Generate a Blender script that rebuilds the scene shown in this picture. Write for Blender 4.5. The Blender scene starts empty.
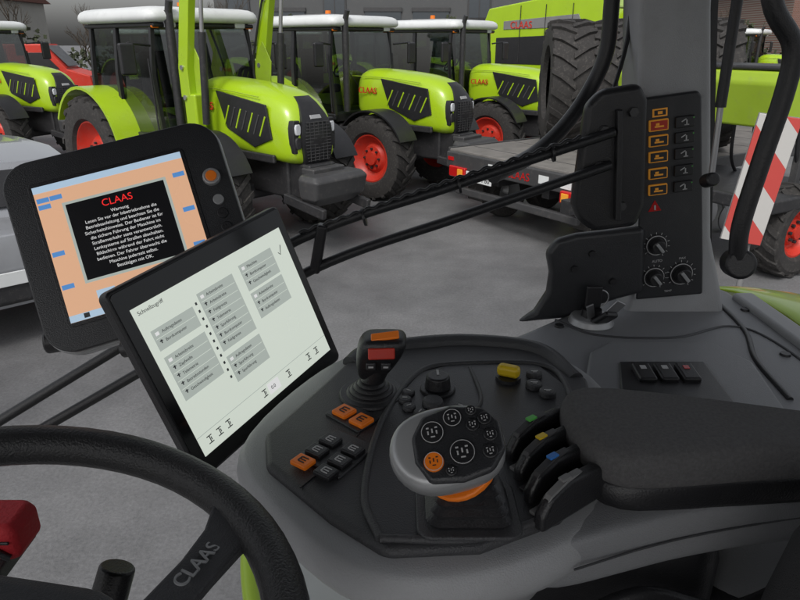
import bpy, bmesh, math, random
from mathutils import Vector, Matrix, Euler
random.seed(4)
S=bpy.context.scene
COL=S.collection
R=math.radians
# ------------------------------------------------------------------ materials
def M(name,col,rough=.5,metal=0,var=.12,ns=6,bump=0,bs=300,coat=0,em=None,es=0,rv=.1,spec=.5,dust=0):
    m=bpy.data.materials.new(name); m.use_nodes=True
    n=m.node_tree.nodes; l=m.node_tree.links; b=n['Principled BSDF']
    tc=n.new('ShaderNodeTexCoord')
    nz=n.new('ShaderNodeTexNoise'); nz.inputs['Scale'].default_value=ns; nz.inputs['Detail'].default_value=6
    l.new(tc.outputs['Object'],nz.inputs['Vector'])
    mx=n.new('ShaderNodeMix'); mx.data_type='RGBA'
    mx.inputs[6].default_value=(*[c*(1-var) for c in col],1); mx.inputs[7].default_value=(*[min(1,c*(1+var)) for c in col],1)
    l.new(nz.outputs['Fac'],mx.inputs[0]); outc=mx.outputs[2]
    if dust:
        d1=n.new('ShaderNodeTexNoise'); d1.inputs['Scale'].default_value=ns*3; d1.inputs['Detail'].default_value=10; d1.inputs['Roughness'].default_value=.75
        l.new(tc.outputs['Object'],d1.inputs['Vector'])
        r1=n.new('ShaderNodeMapRange'); r1.inputs[1].default_value=.52; r1.inputs[2].default_value=.78; r1.inputs[3].default_value=0; r1.inputs[4].default_value=dust
        l.new(d1.outputs['Fac'],r1.inputs[0]); m2=n.new('ShaderNodeMix'); m2.data_type='RGBA'; m2.inputs[7].default_value=(.22,.20,.18,1)
        l.new(r1.outputs[0],m2.inputs[0]); l.new(outc,m2.inputs[6]); outc=m2.outputs[2]
    l.new(outc,b.inputs['Base Color'])
    mr=n.new('ShaderNodeMapRange'); mr.inputs[3].default_value=max(0.02,rough-rv); mr.inputs[4].default_value=min(1,rough+rv)
    l.new(nz.outputs['Fac'],mr.inputs[0]); l.new(mr.outputs[0],b.inputs['Roughness'])
    b.inputs['Metallic'].default_value=metal; b.inputs['Coat Weight'].default_value=coat
    b.inputs['Specular IOR Level'].default_value=spec
    if bump:
        n2=n.new('ShaderNodeTexNoise'); n2.inputs['Scale'].default_value=bs; n2.inputs['Detail'].default_value=3
        l.new(tc.outputs['Object'],n2.inputs['Vector'])
        bp=n.new('ShaderNodeBump'); bp.inputs['Strength'].default_value=bump; bp.inputs['Distance'].default_value=.002
        l.new(n2.outputs['Fac'],bp.inputs['Height']); l.new(bp.outputs[0],b.inputs['Normal'])
    if em:
        b.inputs['Emission Color'].default_value=(*em,1); b.inputs['Emission Strength'].default_value=es
    return m
lime=M('lime_paint',(.37,.56,.014),.3,coat=.4,var=.08,ns=2,dust=.12)
limed=M('lime_paint_dusty',(.33,.48,.03),.5,var=.15,ns=3,dust=.3)
blackp=M('black_plastic',(.018,.018,.020),.36,bump=.3,bs=500,dust=.07)
char=M('charcoal_plastic',(.052,.053,.057),.40,bump=.5,bs=700,ns=9,dust=.12)
char2=M('dark_panel_plastic',(.028,.029,.032),.34,bump=.3,bs=700,dust=.08)
grey=M('grey_plastic',(.24,.245,.255),.45,bump=.4,bs=600,ns=4,dust=.2)
greyl=M('light_grey_plastic',(.36,.365,.375),.45,bump=.35,bs=600,ns=4,dust=.2)
silver=M('silver_plastic',(.38,.385,.39),.30,metal=.3,ns=5)
whitep=M('white_roof_paint',(.70,.72,.72),.4,ns=2,dust=.25)
redp=M('red_rim_paint',(.56,.035,.018),.42,ns=3,dust=.35)
orange=M('orange_button',(.72,.17,.01),.4,em=(.8,.18,.01),es=.08)
orlit=M('orange_print',(.85,.20,.02),.5,em=(1,.25,.02),es=.2)
amber=M('amber_button',(.76,.32,.03),.4,em=(1,.42,.05),es=.10)
yel=M('yellow_knob',(.75,.52,.02),.35)
greenk=M('green_marker',(.1,.5,.08),.4); bluek=M('blue_marker',(.04,.2,.6),.4)
redl=M('red_lens',(.5,.01,.01),.2,coat=.5)
icon=M('white_print',(.5,.5,.5),.6)
rubber=M('tyre_rubber',(.030,.028,.027),.85,ns=9,var=.3,bump=.4,bs=80,dust=.45)
chass=M('chassis_black',(.024,.024,.026),.5,ns=8,var=.3,dust=.3)
steel=M('steel',(.45,.45,.46),.35,metal=.8)
fabric=M('armrest_fabric',(.125,.123,.125),.95,bump=1.0,bs=1300,ns=300,var=.45,dust=.12)
fabd=M('seat_fabric',(.03,.03,.032),.95,bump=1.0,bs=900)
lampm=M('headlamp_glass',(.6,.62,.65),.1,coat=1)
carp=M('silver_car_paint',(.38,.39,.41),.3,metal=.5,coat=.6)
redcloth=M('red_cloth',(.42,.012,.02),.7,bump=.6,bs=200)
bedm=M('trailer_deck',(.17,.16,.15),.8,ns=5,var=.5,dust=.3)
greyst=M('grey_steel_paint',(.20,.20,.20),.5,ns=4,var=.2,dust=.2)
darkst=M('dark_steel_paint',(.05,.05,.052),.5,ns=4,var=.2,dust=.3)
def glassmat(name,tint,fac):
    m=bpy.data.materials.new(name); m.use_nodes=True; n=m.node_tree.nodes; l=m.node_tree.links
    n.clear(); o=n.new('ShaderNodeOutputMaterial'); t=n.new('ShaderNodeBsdfTransparent'); t.inputs[0].default_value=(*tint,1)
    g=n.new('ShaderNodeBsdfGlossy'); g.inputs['Roughness'].default_value=.03; mx=n.new('ShaderNodeMixShader'); mx.inputs[0].default_value=fac
    l.new(t.outputs[0],mx.inputs[1]); l.new(g.outputs[0],mx.inputs[2]); l.new(mx.outputs[0],o.inputs[0]); return m
glass=glassmat('tinted_window_glass',(.34,.39,.37),.16)
def emis(name,col,s,base=.02):
    return M(name,tuple(c*.3 for c in col),.25,em=col,es=s,var=0)
scr_white=emis('lcd_pale',(.66,.72,.64),.84); scr_grey=emis('lcd_grey',(.44,.49,.45),.78)
scr_dark=emis('lcd_ink',(.05,.055,.06),.4); scr_or=emis('lcd_orange',(.76,.44,.27),.82)
scr_blue=emis('lcd_blue',(.10,.28,.62),.8); scr_black=emis('lcd_black',(.012,.012,.014),.3)
scr_red=emis('lcd_red',(.9,.03,.03),.9); scr_txt=emis('lcd_text_white',(.75,.75,.75),.85); scr_lb=emis('lcd_light_blue',(.45,.6,.75),.8)
# ------------------------------------------------------------------ geometry helpers
def root(name,mat=None,loc=None,rz=0):
    e=bpy.data.objects.new(name,None); COL.objects.link(e); e.empty_display_size=.1
    if mat is not None: e.matrix_world=mat
    if loc is not None: e.location=loc; e.rotation_euler=(0,0,rz)
    return e
def fin(o,mat,parent,bevel=0,sub=0,smooth=True,ang=35,seg=3):
    COL.objects.link(o)
    if mat: o.data.materials.append(mat)
    if parent: o.parent=parent
    me=o.data
    if me.__class__.__name__=='Mesh':
        bm=bmesh.new(); bm.from_mesh(me); bmesh.ops.recalc_face_normals(bm,faces=bm.faces); bm.to_mesh(me); bm.free()
        if smooth:
            me.polygons.foreach_set('use_smooth',[True]*len(me.polygons))
            if not bevel and not sub: me.set_sharp_from_angle(angle=R(ang))
        if bevel:
            b=o.modifiers.new('b','BEVEL'); b.width=bevel; b.segments=seg; b.limit_method='ANGLE'; b.angle_limit=R(30); b.harden_normals=True
        if sub:
            s=o.modifiers.new('s','SUBSURF'); s.levels=sub; s.render_levels=sub
    return o
def mesh(name,v,f,mat,parent=None,**k):
    me=bpy.data.meshes.new(name); me.from_pydata([tuple(a) for a in v],[],f); me.update()
    return fin(bpy.data.objects.new(name,me),mat,parent,**k)
def box(name,c,s,mat,parent=None,rot=(0,0,0),bevel=.004,**k):
    x,y,z=[a/2 for a in s]
    v=[(-x,-y,-z),(x,-y,-z),(x,y,-z),(-x,y,-z),(-x,-y,z),(x,-y,z),(x,y,z),(-x,y,z)]
    f=[(0,1,2,3),(4,5,6,7),(0,1,5,4),(1,2,6,5),(2,3,7,6),(3,0,4,7)]
    o=mesh(name,v,f,mat,parent,bevel=min(bevel,min(s)*.45),**k); o.location=c; o.rotation_euler=rot; return o
def prism(name,out,z0,z1,mat,parent=None,bevel=.004,T=None,**k):
    n=len(out); v=[Vector((a,b,z0)) for a,b in out]+[Vector((a,b,z1)) for a,b in out]
    if T is not None: v=[T@a for a in v]
    f=[tuple(range(n)),tuple(range(n,2*n))]+[(i,(i+1)%n,n+(i+1)%n,n+i) for i in range(n)]
    return mesh(name,v,f,mat,parent,bevel=bevel,**k)
def rrect(x0,y0,x1,y1,r,n=6):
    p=[]
    for cx,cy,a0 in ((x1-r,y1-r,0),(x0+r,y1-r,90),(x0+r,y0+r,180),(x1-r,y0+r,270)):
        for i in range(n+1):
            a=R(a0+90*i/n); p.append((cx+r*math.cos(a),cy+r*math.sin(a)))
    return p
def cyl(name,p0,p1,r0,r1,mat,parent=None,n=24,bevel=0,**k):
    p0=Vector(p0);p1=Vector(p1); d=(p1-p0); q=d.to_track_quat('Z','Y'); v=[]
    for p,r in((p0,r0),(p1,r1)):
        for i in range(n): v.append(p+q@Vector((r*math.cos(2*math.pi*i/n),r*math.sin(2*math.pi*i/n),0)))
    f=[tuple(range(n)),tuple(range(n,2*n))]+[(i,(i+1)%n,n+(i+1)%n,n+i) for i in range(n)]
    return mesh(name,v,f,mat,parent,bevel=bevel,**k)
def loft(name,rings,mat,parent=None,cap=True,**k):
    n=len(rings[0]); v=[p for r in rings for p in r]; f=[]
    for j in range(len(rings)-1):
        for i in range(n): f.append((j*n+i,j*n+(i+1)%n,(j+1)*n+(i+1)%n,(j+1)*n+i))
    if cap: f+= [tuple(range(n)),tuple(range((len(rings)-1)*n,len(rings)*n))]
    return mesh(name,v,f,mat,parent,**k)
def spline(pts,n=8):
    pts=[Vector(p) for p in pts]; P=[2*pts[0]-pts[1]]+pts+[2*pts[-1]-pts[-2]]; o=[]
    for i in range(1,len(P)-2):
        for j in range(n):
            t=j/n; a,b,c,d=P[i-1:i+3]
            o.append(.5*((2*b)+(c-a)*t+(2*a-5*b+4*c-d)*t*t+(3*b-a-3*c+d)*t**3))
    o.append(pts[-1]); return o
def tube(name,pts,r,mat,parent=None,n=8,smooth=True,res=5,cyclic=False):
    cu=bpy.data.curves.new(name,'CURVE'); cu.dimensions='3D'; sp=cu.splines.new('POLY')
    q=spline(pts,n) if smooth else [Vector(p) for p in pts]
    sp.points.add(len(q)-1)
    for i,p in enumerate(q): sp.points[i].co=(*p,1)
    sp.use_cyclic_u=cyclic; sp.use_smooth=True; cu.bevel_depth=r; cu.bevel_resolution=res; cu.use_fill_caps=True
    return fin(bpy.data.objects.new(name,cu),mat,parent)
def text(name,s,size,loc,mat,parent,rot=(0,0,0),ext=.0004,align='LEFT'):
    cu=bpy.data.curves.new(name,'FONT'); cu.body=s; cu.size=size; cu.extrude=ext; cu.align_x=align
    o=fin(bpy.data.objects.new(name,cu),mat,parent); o.location=loc; o.rotation_euler=rot; return o
def frame(o,ex,ey):
    ex=Vector(ex).normalized(); ey=Vector(ey); ey=(ey-ex*ey.dot(ex)).normalized(); ez=ex.cross(ey)
    m=Matrix((ex,ey,ez)).transposed().to_4x4(); m.translation=Vector(o); return m
def revolve(name,prof,mat,parent,n=40,center=(0,0,0),axis='y',bevel=0):
    v=[];f=[];m=len(prof)
    for i in range(n):
        a=2*math.pi*i/n
        for r,t in prof:
            if axis=='y': v.append((center[0]+r*math.cos(a),center[1]+t,center[2]+r*math.sin(a)))
            else: v.append((center[0]+r*math.cos(a),center[1]+r*math.sin(a),center[2]+t))
    for i in range(n):
        for j in range(m-1): f.append((i*m+j,((i+1)%n)*m+j,((i+1)%n)*m+j+1,i*m+j+1))
    return mesh(name,v,f,mat,parent,ang=40)
def tyre_mesh(name,r,w,rr,center,parent,nl=20,mat=rubber):
    prof=[(rr,-w*.36),(rr+.04,-w*.47),(r*.84,-w*.5),(r*.93,-w*.45),(r*.95,-w*.2),(r*.955,0),(r*.95,w*.2),(r*.93,w*.45),(r*.84,w*.5),(rr+.04,w*.47),(rr,w*.36)]
    v=[];f=[];m=len(prof);n=48
    for i in range(n):
        a=2*math.pi*i/n
        for q,t in prof: v.append((center[0]+q*math.cos(a),center[1]+t,center[2]+q*math.sin(a)))
    for i in range(n):
        for j in range(m-1): f.append((i*m+j,((i+1)%n)*m+j,((i+1)%n)*m+j+1,i*m+j+1))
    for i in range(nl):
        for sd in (-1,1):
            a0=2*math.pi*(i+(.5 if sd>0 else 0))/nl; hw=.42*math.pi/nl*.75
            b=len(v)
            for (yy,da,top) in ((-.02*sd,0,r),(sd*w*.3,.55*2*math.pi/nl,r*.997),(sd*w*.49,.8*2*math.pi/nl,r*.965)):
                for s2 in (-1,1):
                    for q in (top,r*.9):
                        a=a0+da+s2*hw; v.append((center[0]+q*math.cos(a),center[1]+yy,center[2]+q*math.sin(a)))
            for k in (0,4):
                f+=[(b+k,b+k+2,b+k+6,b+k+4),(b+k,b+k+4,b+k+5,b+k+1),(b+k+2,b+k+3,b+k+7,b+k+6)]
            f+=[(b,b+1,b+3,b+2),(b+8,b+10,b+11,b+9)]
    me=bpy.data.meshes.new(name); me.from_pydata(v,[],f); o=bpy.data.objects.new(name,me); COL.objects.link(o); me.materials.append(mat); o.parent=parent
    me.polygons.foreach_set('use_smooth',[True]*len(f)); me.set_sharp_from_angle(angle=R(30)); return o
def rim(name,rr,w,center,parent,side,mat=redp):
    s=side
    prof=[(rr,-w*.36*s),(rr+.012,w*.37*s),(rr-.015,w*.38*s),(rr-.05,w*.28*s),(rr*.72,w*.12*s),(rr*.62,w*.10*s),(rr*.5,w*.22*s),(rr*.3,w*.24*s),(rr*.28,w*.34*s),(rr*.0,w*.35*s)]
    revolve(name,prof,mat,parent,36,center)
    for i in range(8):
        a=i*math.pi/4; c=(center[0]+rr*.4*math.cos(a),center[1]+w*.24*s,center[2]+rr*.4*math.sin(a))
        cyl(name+'_bolt',c,(c[0],c[1]+.03*s,c[2]),.018,.018,chass,parent,6)
Txz=Matrix(((1,0,0,0),(0,0,1,0),(0,1,0,0),(0,0,0,1)))
# ------------------------------------------------------------------ tractor
def arc_guard(name,cx,cz,r,a0,a1,y0,y1,th,mat,parent,n=14):
    rings=[]
    for i in range(n+1):
        a=R(a0+(a1-a0)*i/n); c,s=math.cos(a),math.sin(a)
        rings.append([(cx+r*c,y0,cz+r*s),(cx+r*c,y1,cz+r*s),(cx+(r-th)*c,y1,cz+(r-th)*s),(cx+(r-th)*c,y0,cz+(r-th)*s)])
    return loft(name,rings,mat,parent,ang=40)
def build_tractor(rt):
    secs=[(-1.05,.37,1.14,2.0),(-.4,.39,1.10,1.98),(.2,.40,1.07,1.94),(.55,.40,1.05,1.90),(.78,.39,1.03,1.83),(.93,.36,1.03,1.74),(1.02,.31,1.05,1.60),(1.05,.26,1.10,1.48)]
    rings=[]
    for x,w,zb,zt in secs:
        h=[(w*.86,zb),(w,zb+.14),(w*1.0,zb+(zt-zb)*.55),(w*.92,zt-.16),(w*.70,zt-.045),(w*.3,zt)]
        rings.append([(x,y,z) for y,z in h]+[(x,-y,z) for y,z in reversed(h)])
    loft('bonnet',rings,lime,rt,sub=2)
    gr=[]
    for z,x,w in ((1.02,1.03,.17),(1.12,1.075,.20),(1.32,1.088,.235),(1.50,1.075,.22),(1.62,1.02,.18),(1.74,.93,.13),(1.81,.84,.10)):
        gr.append([(x,-w,z),(x+.012,-w*.5,z),(x+.016,0,z),(x+.012,w*.5,z),(x,w,z),(x-.2,w,z-.02),(x-.2,-w,z-.02)])
    loft('grille',gr,blackp,rt,ang=50)
    for i in range(13):
        z=1.10+i*.036; w=.33+.06*math.sin(i/12*math.pi)
        box('grille_slat',(1.088+.006*math.sin(i/12*math.pi),0,z),(.014,w,.008),darkst,rt,bevel=.002)
    for i in range(5): box('grille_rib',(1.094,-.13+i*.065,1.31),(.012,.006,.44),darkst,rt,bevel=.001)
    box('maker_badge',(1.05,0,1.585),(.02,.16,.05),silver,rt,rot=(0,R(-35),0)); 
    for s in (-1,1):
        for k,(z0,z1) in enumerate(((1.40,1.52),(1.24,1.37))):
            ri=[]
            for z,w in ((z0,.03),(z0+.03,.048),(z1-.03,.05),(z1,.03)):
                ri.append([(1.00,(.272-w)*s,z),(1.055,(.262-w*.7)*s,z),(1.052,(.268+w*.6)*s,z),(.99,(.272+w)*s,z)])
            loft('headlamp',ri,lampm if k==0 else chass,rt,bevel=.008)
        ri=[]
        for z,w in ((1.19,.055),(1.3,.068),(1.48,.066),(1.56,.045)):
            ri.append([(.95,(.272-w)*s,z),(1.036,(.262-w*.8)*s,z),(1.03,(.268+w*.8)*s,z),(.95,(.272+w)*s,z)])
        loft('headlamp_surround',ri,blackp,rt,bevel=.01)
        vp=[(.66,1.72),(-.30,1.84),(-.12,1.40),(.40,1.22),(.74,1.34)]
        prism('side_vent',vp,.385*s,.412*s,blackp,rt,.008,Txz)
        for i in range(7):
            x=-.10+i*.115; box('vent_slat',(x,.414*s,1.56-.014*i),(.022,.012,.26),lime if i%2==0 else darkst,rt,rot=(0,R(28),0),bevel=.004)
        box('bonnet_lower_trim',(-.1,.385*s,1.11),(1.7,.05,.10),chass,rt,bevel=.02)
        tube('bonnet_crease',[(-1.0,.345*s,1.86),(-.2,.368*s,1.85),(.5,.374*s,1.80)],.006,limed,rt)
    text('maker_lettering','CLAAS',.135,(-.80,-.402,1.60),redp,rt,(R(90),0,0),.006)
    text('maker_lettering_far','CLAAS',.135,(-.36,.402,1.60),redp,rt,(R(90),0,R(180)),.006)
    box('engine_block',(-.35,0,.88),(2.3,.5,.5),chass,rt,bevel=.04)
    box('gearbox',(-2.0,0,.85),(1.6,.6,.6),chass,rt,bevel=.05)
    box('front_axle',(0,0,.62),(.22,1.5,.2),chass,rt,bevel=.04)
    cyl('rear_axle',(-2.5,-.8,.84),(-2.5,.8,.84),.14,.14,chass,rt)
    box('front_support',(.85,0,.85),(.6,.42,.42),chass,rt,bevel=.03)
    loft('front_weight',[[(1.15+x,y,z) for x,y in rrect(0,-w,d,w,.05,4)] for z,w,d in ((.62,.30,.20),(.72,.40,.30),(.92,.42,.34),(.98,.38,.28))],darkst,rt,bevel=.02)
    box('front_linkage',(1.15,0,.99),(.22,.5,.08),darkst,rt,bevel=.02)
    for s in (-1,1):
        box('linkage_arm',(1.2,.36*s,.62),(.7,.07,.12),chass,rt,rot=(0,R(8),0),bevel=.02)
        tyre_mesh('front_tyre',.67,.44,.37,(0,.86*s,.67),rt,19); rim('front_rim',.37,.44,(0,.86*s,.67),rt,s)
        tyre_mesh('rear_tyre',.86,.54,.50,(-2.5,.86*s,.86),rt,21); rim('rear_rim',.50,.54,(-2.5,.86*s,.86),rt,s)
        arc_guard('front_mudguard',0,.67,.74,25,140,.66*s,1.06*s,.025,blackp,rt)
        arc_guard('rear_mudguard',-2.5,.86,.97,18,150,.56*s,1.12*s,.04,lime,rt)
        pts=[(-2.5+.95*math.cos(R(a)),.86+.95*math.sin(R(a))) for a in range(18,151,12)]+[(-3.0,1.3),(-1.6,1.15)]
        prism('mudguard_side',pts,.55*s,.62*s,lime,rt,.0,Txz)
        box('work_lamp',(-1.0,.52*s,2.60),(.08,.16,.09),lampm,rt,bevel=.02)
        box('indicator',(-1.02,.70*s,2.58),(.06,.1,.06),orange,rt,bevel=.02)
        cyl('mirror_arm',(-1.05,.78*s,2.35),(-.95,1.12*s,2.38),.015,.015,blackp,rt,8)
        box('mirror',(-.94,1.15*s,2.2),(.06,.2,.36),blackp,rt,bevel=.03)
        cyl('handrail',(-1.02,.82*s,1.3),(-1.1,.80*s,2.2),.012,.012,blackp,rt,8)
        for i in range(3): box('step',(-1.35,.82*s,.5+.25*i),(.4,.25,.04),chass,rt,bevel=.01)
        box('step_side',(-1.13,.8*s,.8),(.04,.28,.75),chass,rt)
        box('fuel_tank',(-1.0,.5*s,.85),(.55,.4,.5),chass,rt,bevel=.08)
        for x0,x1,w in ((-1.0,-1.1,.05),(-2.0,-2.0,.07),(-2.8,-2.7,.06)):
            rings=[[(x-w/2,(y-.025)*s,z),(x+w/2,(y-.025)*s,z),(x+w/2,(y+.025)*s,z),(x-w/2,(y+.025)*s,z)] for x,y,z in ((x0,.76,1.25),(x1,.76,2.0),(x1,.70,2.62))]
            loft('cab_pillar',rings,blackp,rt)
        mesh('side_glass',[(-1.0,.765*s,1.25),(-2.8,.765*s,1.25),(-2.7,.705*s,2.62),(-1.1,.705*s,2.62)],[(0,1,2,3)],glass,rt)
        box('door_sill',(-1.9,.77*s,1.22),(1.85,.06,.1),blackp,rt,bevel=.02)
    mesh('windscreen',[(-1.0,-.75,1.3),(-1.0,.75,1.3),(-1.1,.69,2.62),(-1.1,-.69,2.62)],[(0,1,2,3)],glass,rt)
    mesh('rear_glass',[(-2.8,-.75,1.3),(-2.8,.75,1.3),(-2.7,.69,2.62),(-2.7,-.69,2.62)],[(0,1,2,3)],glass,rt)
    cyl('wiper',(-.99,.1,1.35),(-1.05,-.35,1.9),.012,.008,blackp,rt,8)
    box('cab_floor',(-1.9,0,1.2),(1.8,1.5,.12),blackp,rt)
    box('seat_cushion',(-2.1,0,1.6),(.5,.5,.15),chass,rt,bevel=.05); box('seat_back',(-2.35,0,1.95),(.14,.48,.65),chass,rt,bevel=.05)
    box('dash',(-1.25,0,1.6),(.25,.5,.5),chass,rt,bevel=.06)
    tube('cab_steering_wheel',[(-1.55+.12*math.cos(a*.5236),.2*math.sin(a*.5236),1.95+.14*math.cos(a*.5236)) for a in range(12)],.014,blackp,rt,smooth=False,cyclic=True)
    rr=[]
    for z,k in ((2.60,.96),(2.64,1.0),(2.73,1.0),(2.79,.93),(2.81,.75)):
        rr.append([(-1.88+(x)*k,y*k,z) for x,y in rrect(-1.05,-.84,1.0,.84,.18,4)])
    loft('cab_roof',rr,whitep,rt,sub=1)
    box('roof_hatch',(-1.9,0,2.815),(.9,.8,.02),greyst,rt,bevel=.008)
    box('roof_underside',(-1.9,0,2.585),(1.85,1.5,.05),blackp,rt,bevel=.02)
    cyl('exhaust',(-.92,-.56,1.3),(-.92,-.56,2.75),.055,.055,chass,rt); cyl('exhaust_tip',(-.92,-.56,2.7),(-.86,-.56,2.86),.045,.045,chass,rt)
    cyl('beacon',(-2.5,.6,2.78),(-2.5,.6,2.93),.06,.05,orange,rt)
H=math.atan2(-.66,.75)
T1=root('farm_tractor',loc=(-1.77,8.47,0),rz=H); build_tractor(T1)
base_children=list(T1.children)
def clone(loc,rz,sc=1):
    e=root('farm_tractor',loc=loc,rz=rz); e.scale=(sc,sc,sc)
    for c in base_children:
        n=c.copy(); COL.objects.link(n); n.parent=e
    return e
clone((.18,11.18,0),H+.02); clone((2.31,13.7,0),H+.05)
clone((1.3,19.8,0),H+.1); clone((-7.7,14.3,0),H+.25); clone((-11.2,18.2,0),H-.3)
clone((-4.2,19.5,0),H); clone((10.8,17.0,0),H+math.pi+.3); clone((13.5,24,0),H); clone((-1.8,25,0),H-.2); clone((-7.5,24,0),H+.1)
LD=root('front_loader',loc=(-1.77,8.47,0),rz=H)
for s in (-1,1):
    box('mount',(-.55,.56*s,1.35),(.25,.14,.9),lime,LD,bevel=.03)
    a=[(-.62,.58*s,1.75),(-.62,.58*s,2.1),(-.42,.58*s,2.9),(-.05,.58*s,3.6),(.5,.58*s,4.3)]
    rings=[[(x-.10,y-.05,z),(x+.10,y-.05,z),(x+.10,y+.05,z),(x-.10,y+.05,z)] for x,y,z in a]
    loft('arm',rings,lime,LD,bevel=.01)
    prism('gusset',[(-.74,1.7),(-.42,1.75),(-.36,2.15),(-.52,2.4),(-.74,2.1)],.52*s,.535*s,limed,LD,.006,Txz)
    for x,y,z in a[:3]: cyl('pivot_pin',(x,y-.07,z),(x,y+.07,z),.03,.03,steel,LD,12)
    cyl('cylinder',(-.3,.58*s,1.45),(-.2,.58*s,2.5),.045,.045,chass,LD); cyl('rod',(-.2,.58*s,2.5),(-.12,.58*s,3.1),.025,.025,steel,LD)
    tube('hose',[(-.55,.5*s,1.5),(-.72,.5*s,2.0),(-.55,.5*s,2.6),(-.2,.5*s,3.4)],.015,blackp,LD)
cyl('crossbar',(-.1,-.58,3.5),(-.1,.58,3.5),.06,.06,lime,LD)
# ------------------------------------------------------------------ combine harvester behind
CH=root('combine_harvester',loc=(6.6,21.5,0),rz=H-.15)
prof=[(-4.2,1.6),(-4.4,2.6),(-4.0,3.4),(-1.2,3.7),(.4,3.7),(.9,3.3),(.9,1.5),(-.5,1.1),(-3.4,1.2)]
loft('body',[[(x,y,z) for x,z in prof] for y in (-1.4,-1.35,1.35,1.4)],lime,CH,bevel=.08)
for s in (-1,1):
    prism('side_panel_black',[(-3.6,1.7),(-3.6,2.5),(-.2,2.6),(.2,1.7)],1.38*s,1.42*s,blackp,CH,.01,Txz)
    prism('side_panel_white',[(-3.3,2.75),(-3.3,3.0),(-.4,3.15),(-.2,2.8)],1.38*s,1.42*s,greyst,CH,.01,Txz)
    for x in (-2.6,-1.6,-.6): box('panel_joint',(x,1.425*s,2.6),(.02,.02,1.7),chass,CH,bevel=.004)
    c=(.5,1.35*s,.85)
    tyre_mesh('front_tyre',.85,.65,.45,c,CH,20); rim('front_rim',.45,.65,c,CH,s)
    tyre_mesh('rear_tyre',.6,.4,.33,(-3.2,1.25*s,.6),CH,18); rim('rear_rim',.33,.4,(-3.2,1.25*s,.6),CH,s)
text('maker_lettering','CLAAS',.3,(-3.0,-1.43,2.78),redp,CH,(R(90),0,0),.006)
loft('cab',[[(x,y,z) for x,y in ((.95,-.9),(2.2*k,-.85),(2.2*k,.85),(.95,.9))] for z,k in ((1.7,.88),(2.4,1.05),(3.3,1.0))],blackp,CH,bevel=.05)
box('cab_roof',(1.6,0,3.4),(1.7,1.9,.2),whitep,CH,bevel=.06); box('feeder_house',(1.9,0,1.1),(1.9,1.4,.6),limed,CH,rot=(0,R(18),0),bevel=.05)
box('grain_tank',(-1.4,0,3.85),(2.2,2.4,.4),greyst,CH,bevel=.05); cyl('unloading_auger',(.5,1.45,3.2),(-4.6,1.5,3.6),.2,.18,lime,CH)
# ------------------------------------------------------------------ flatbed trailer with tyres
TR=root('flatbed_trailer',loc=(1.45,8.22,0),rz=math.atan2(.57,.82))
box('deck',(2.9,0,.95),(5.8,2.62,.1),bedm,TR,bevel=.015)
for i in range(7): box('deck_joint',(.4+i*.8,0,1.0),(.012,2.5,.006),darkst,TR,bevel=0)
box('rear_beam',(.0,0,.86),(.12,2.62,.22),darkst,TR,bevel=.02)
box('side_rail',(2.9,-1.33,.93),(5.8,.04,.17),darkst,TR,bevel=.01); box('side_rail_far',(2.9,1.33,.93),(5.8,.04,.17),darkst,TR,bevel=.01)
for s in (-1,1):
    box('frame_beam',(2.8,.45*s,.72),(5.4,.12,.25),chass,TR)
    for i in range(2):
        c=(.75+.85*i,.95*s,.36); revolve('tyre',[(.2,-.12),(.33,-.13),(.36,-.1),(.365,0),(.36,.1),(.33,.13),(.2,.12)],rubber,TR,32,c); revolve('rim',[(.2,-.12*s),(.2,.1*s),(.12,.03*s),(.06,.09*s),(0,.09*s)],silver,TR,24,c)
    box('tail_lamp',(-.08,1.02*s,.72),(.06,.34,.15),redl,TR,bevel=.02); box('tail_lamp_amber',(-.115,.94*s,.72),(.02,.10,.10),amber,TR,bevel=.005)
    box('reflector',(-.064,1.2*s,.88),(.01,.12,.05),redl,TR,bevel=.002)
    box('mudguard',(1.2,.95*s,.78),(1.9,.32,.04),chass,TR); box('mud_flap',(.2,.95*s,.5),(.02,.32,.4),rubber,TR)
box('number_plate',(-.09,.58,.70),(.02,.5,.13),whitep,TR,bevel=.004)
text('plate_text','LIG CH 80',.1,(-.102,.80,.66),chass,TR,(R(90),0,R(-90)),.001)
text('rear_lettering','CLAAS',.14,(-.064,.1,.80),redl,TR,(R(90),0,R(-90)),.001)
for y in (.35,-.55,-.9): box('sticker',(-.0635,y,.86),(.004,.16,.10),whitep,TR,bevel=0)
box('under_run_bar',(-.02,0,.46),(.08,2.2,.1),darkst,TR,bevel=.02)
box('headboard',(5.75,0,1.5),(.08,2.5,1.1),greyst,TR)
ax=math.atan2(-.25,.95)-math.pi/2
for i,(x,y,z,t) in enumerate(((2.36,9.75,1.85,.16),(2.98,9.62,1.85,.06),(3.60,9.45,1.86,.08),(4.22,9.3,1.85,0))):
    e=root('tractor_tyre',loc=(x,y,z)); e.rotation_euler=(R((3*i)%5),.3*i,ax+t); tyre_mesh('tread',.84,.60,.46,(0,0,0),e,20)
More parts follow.
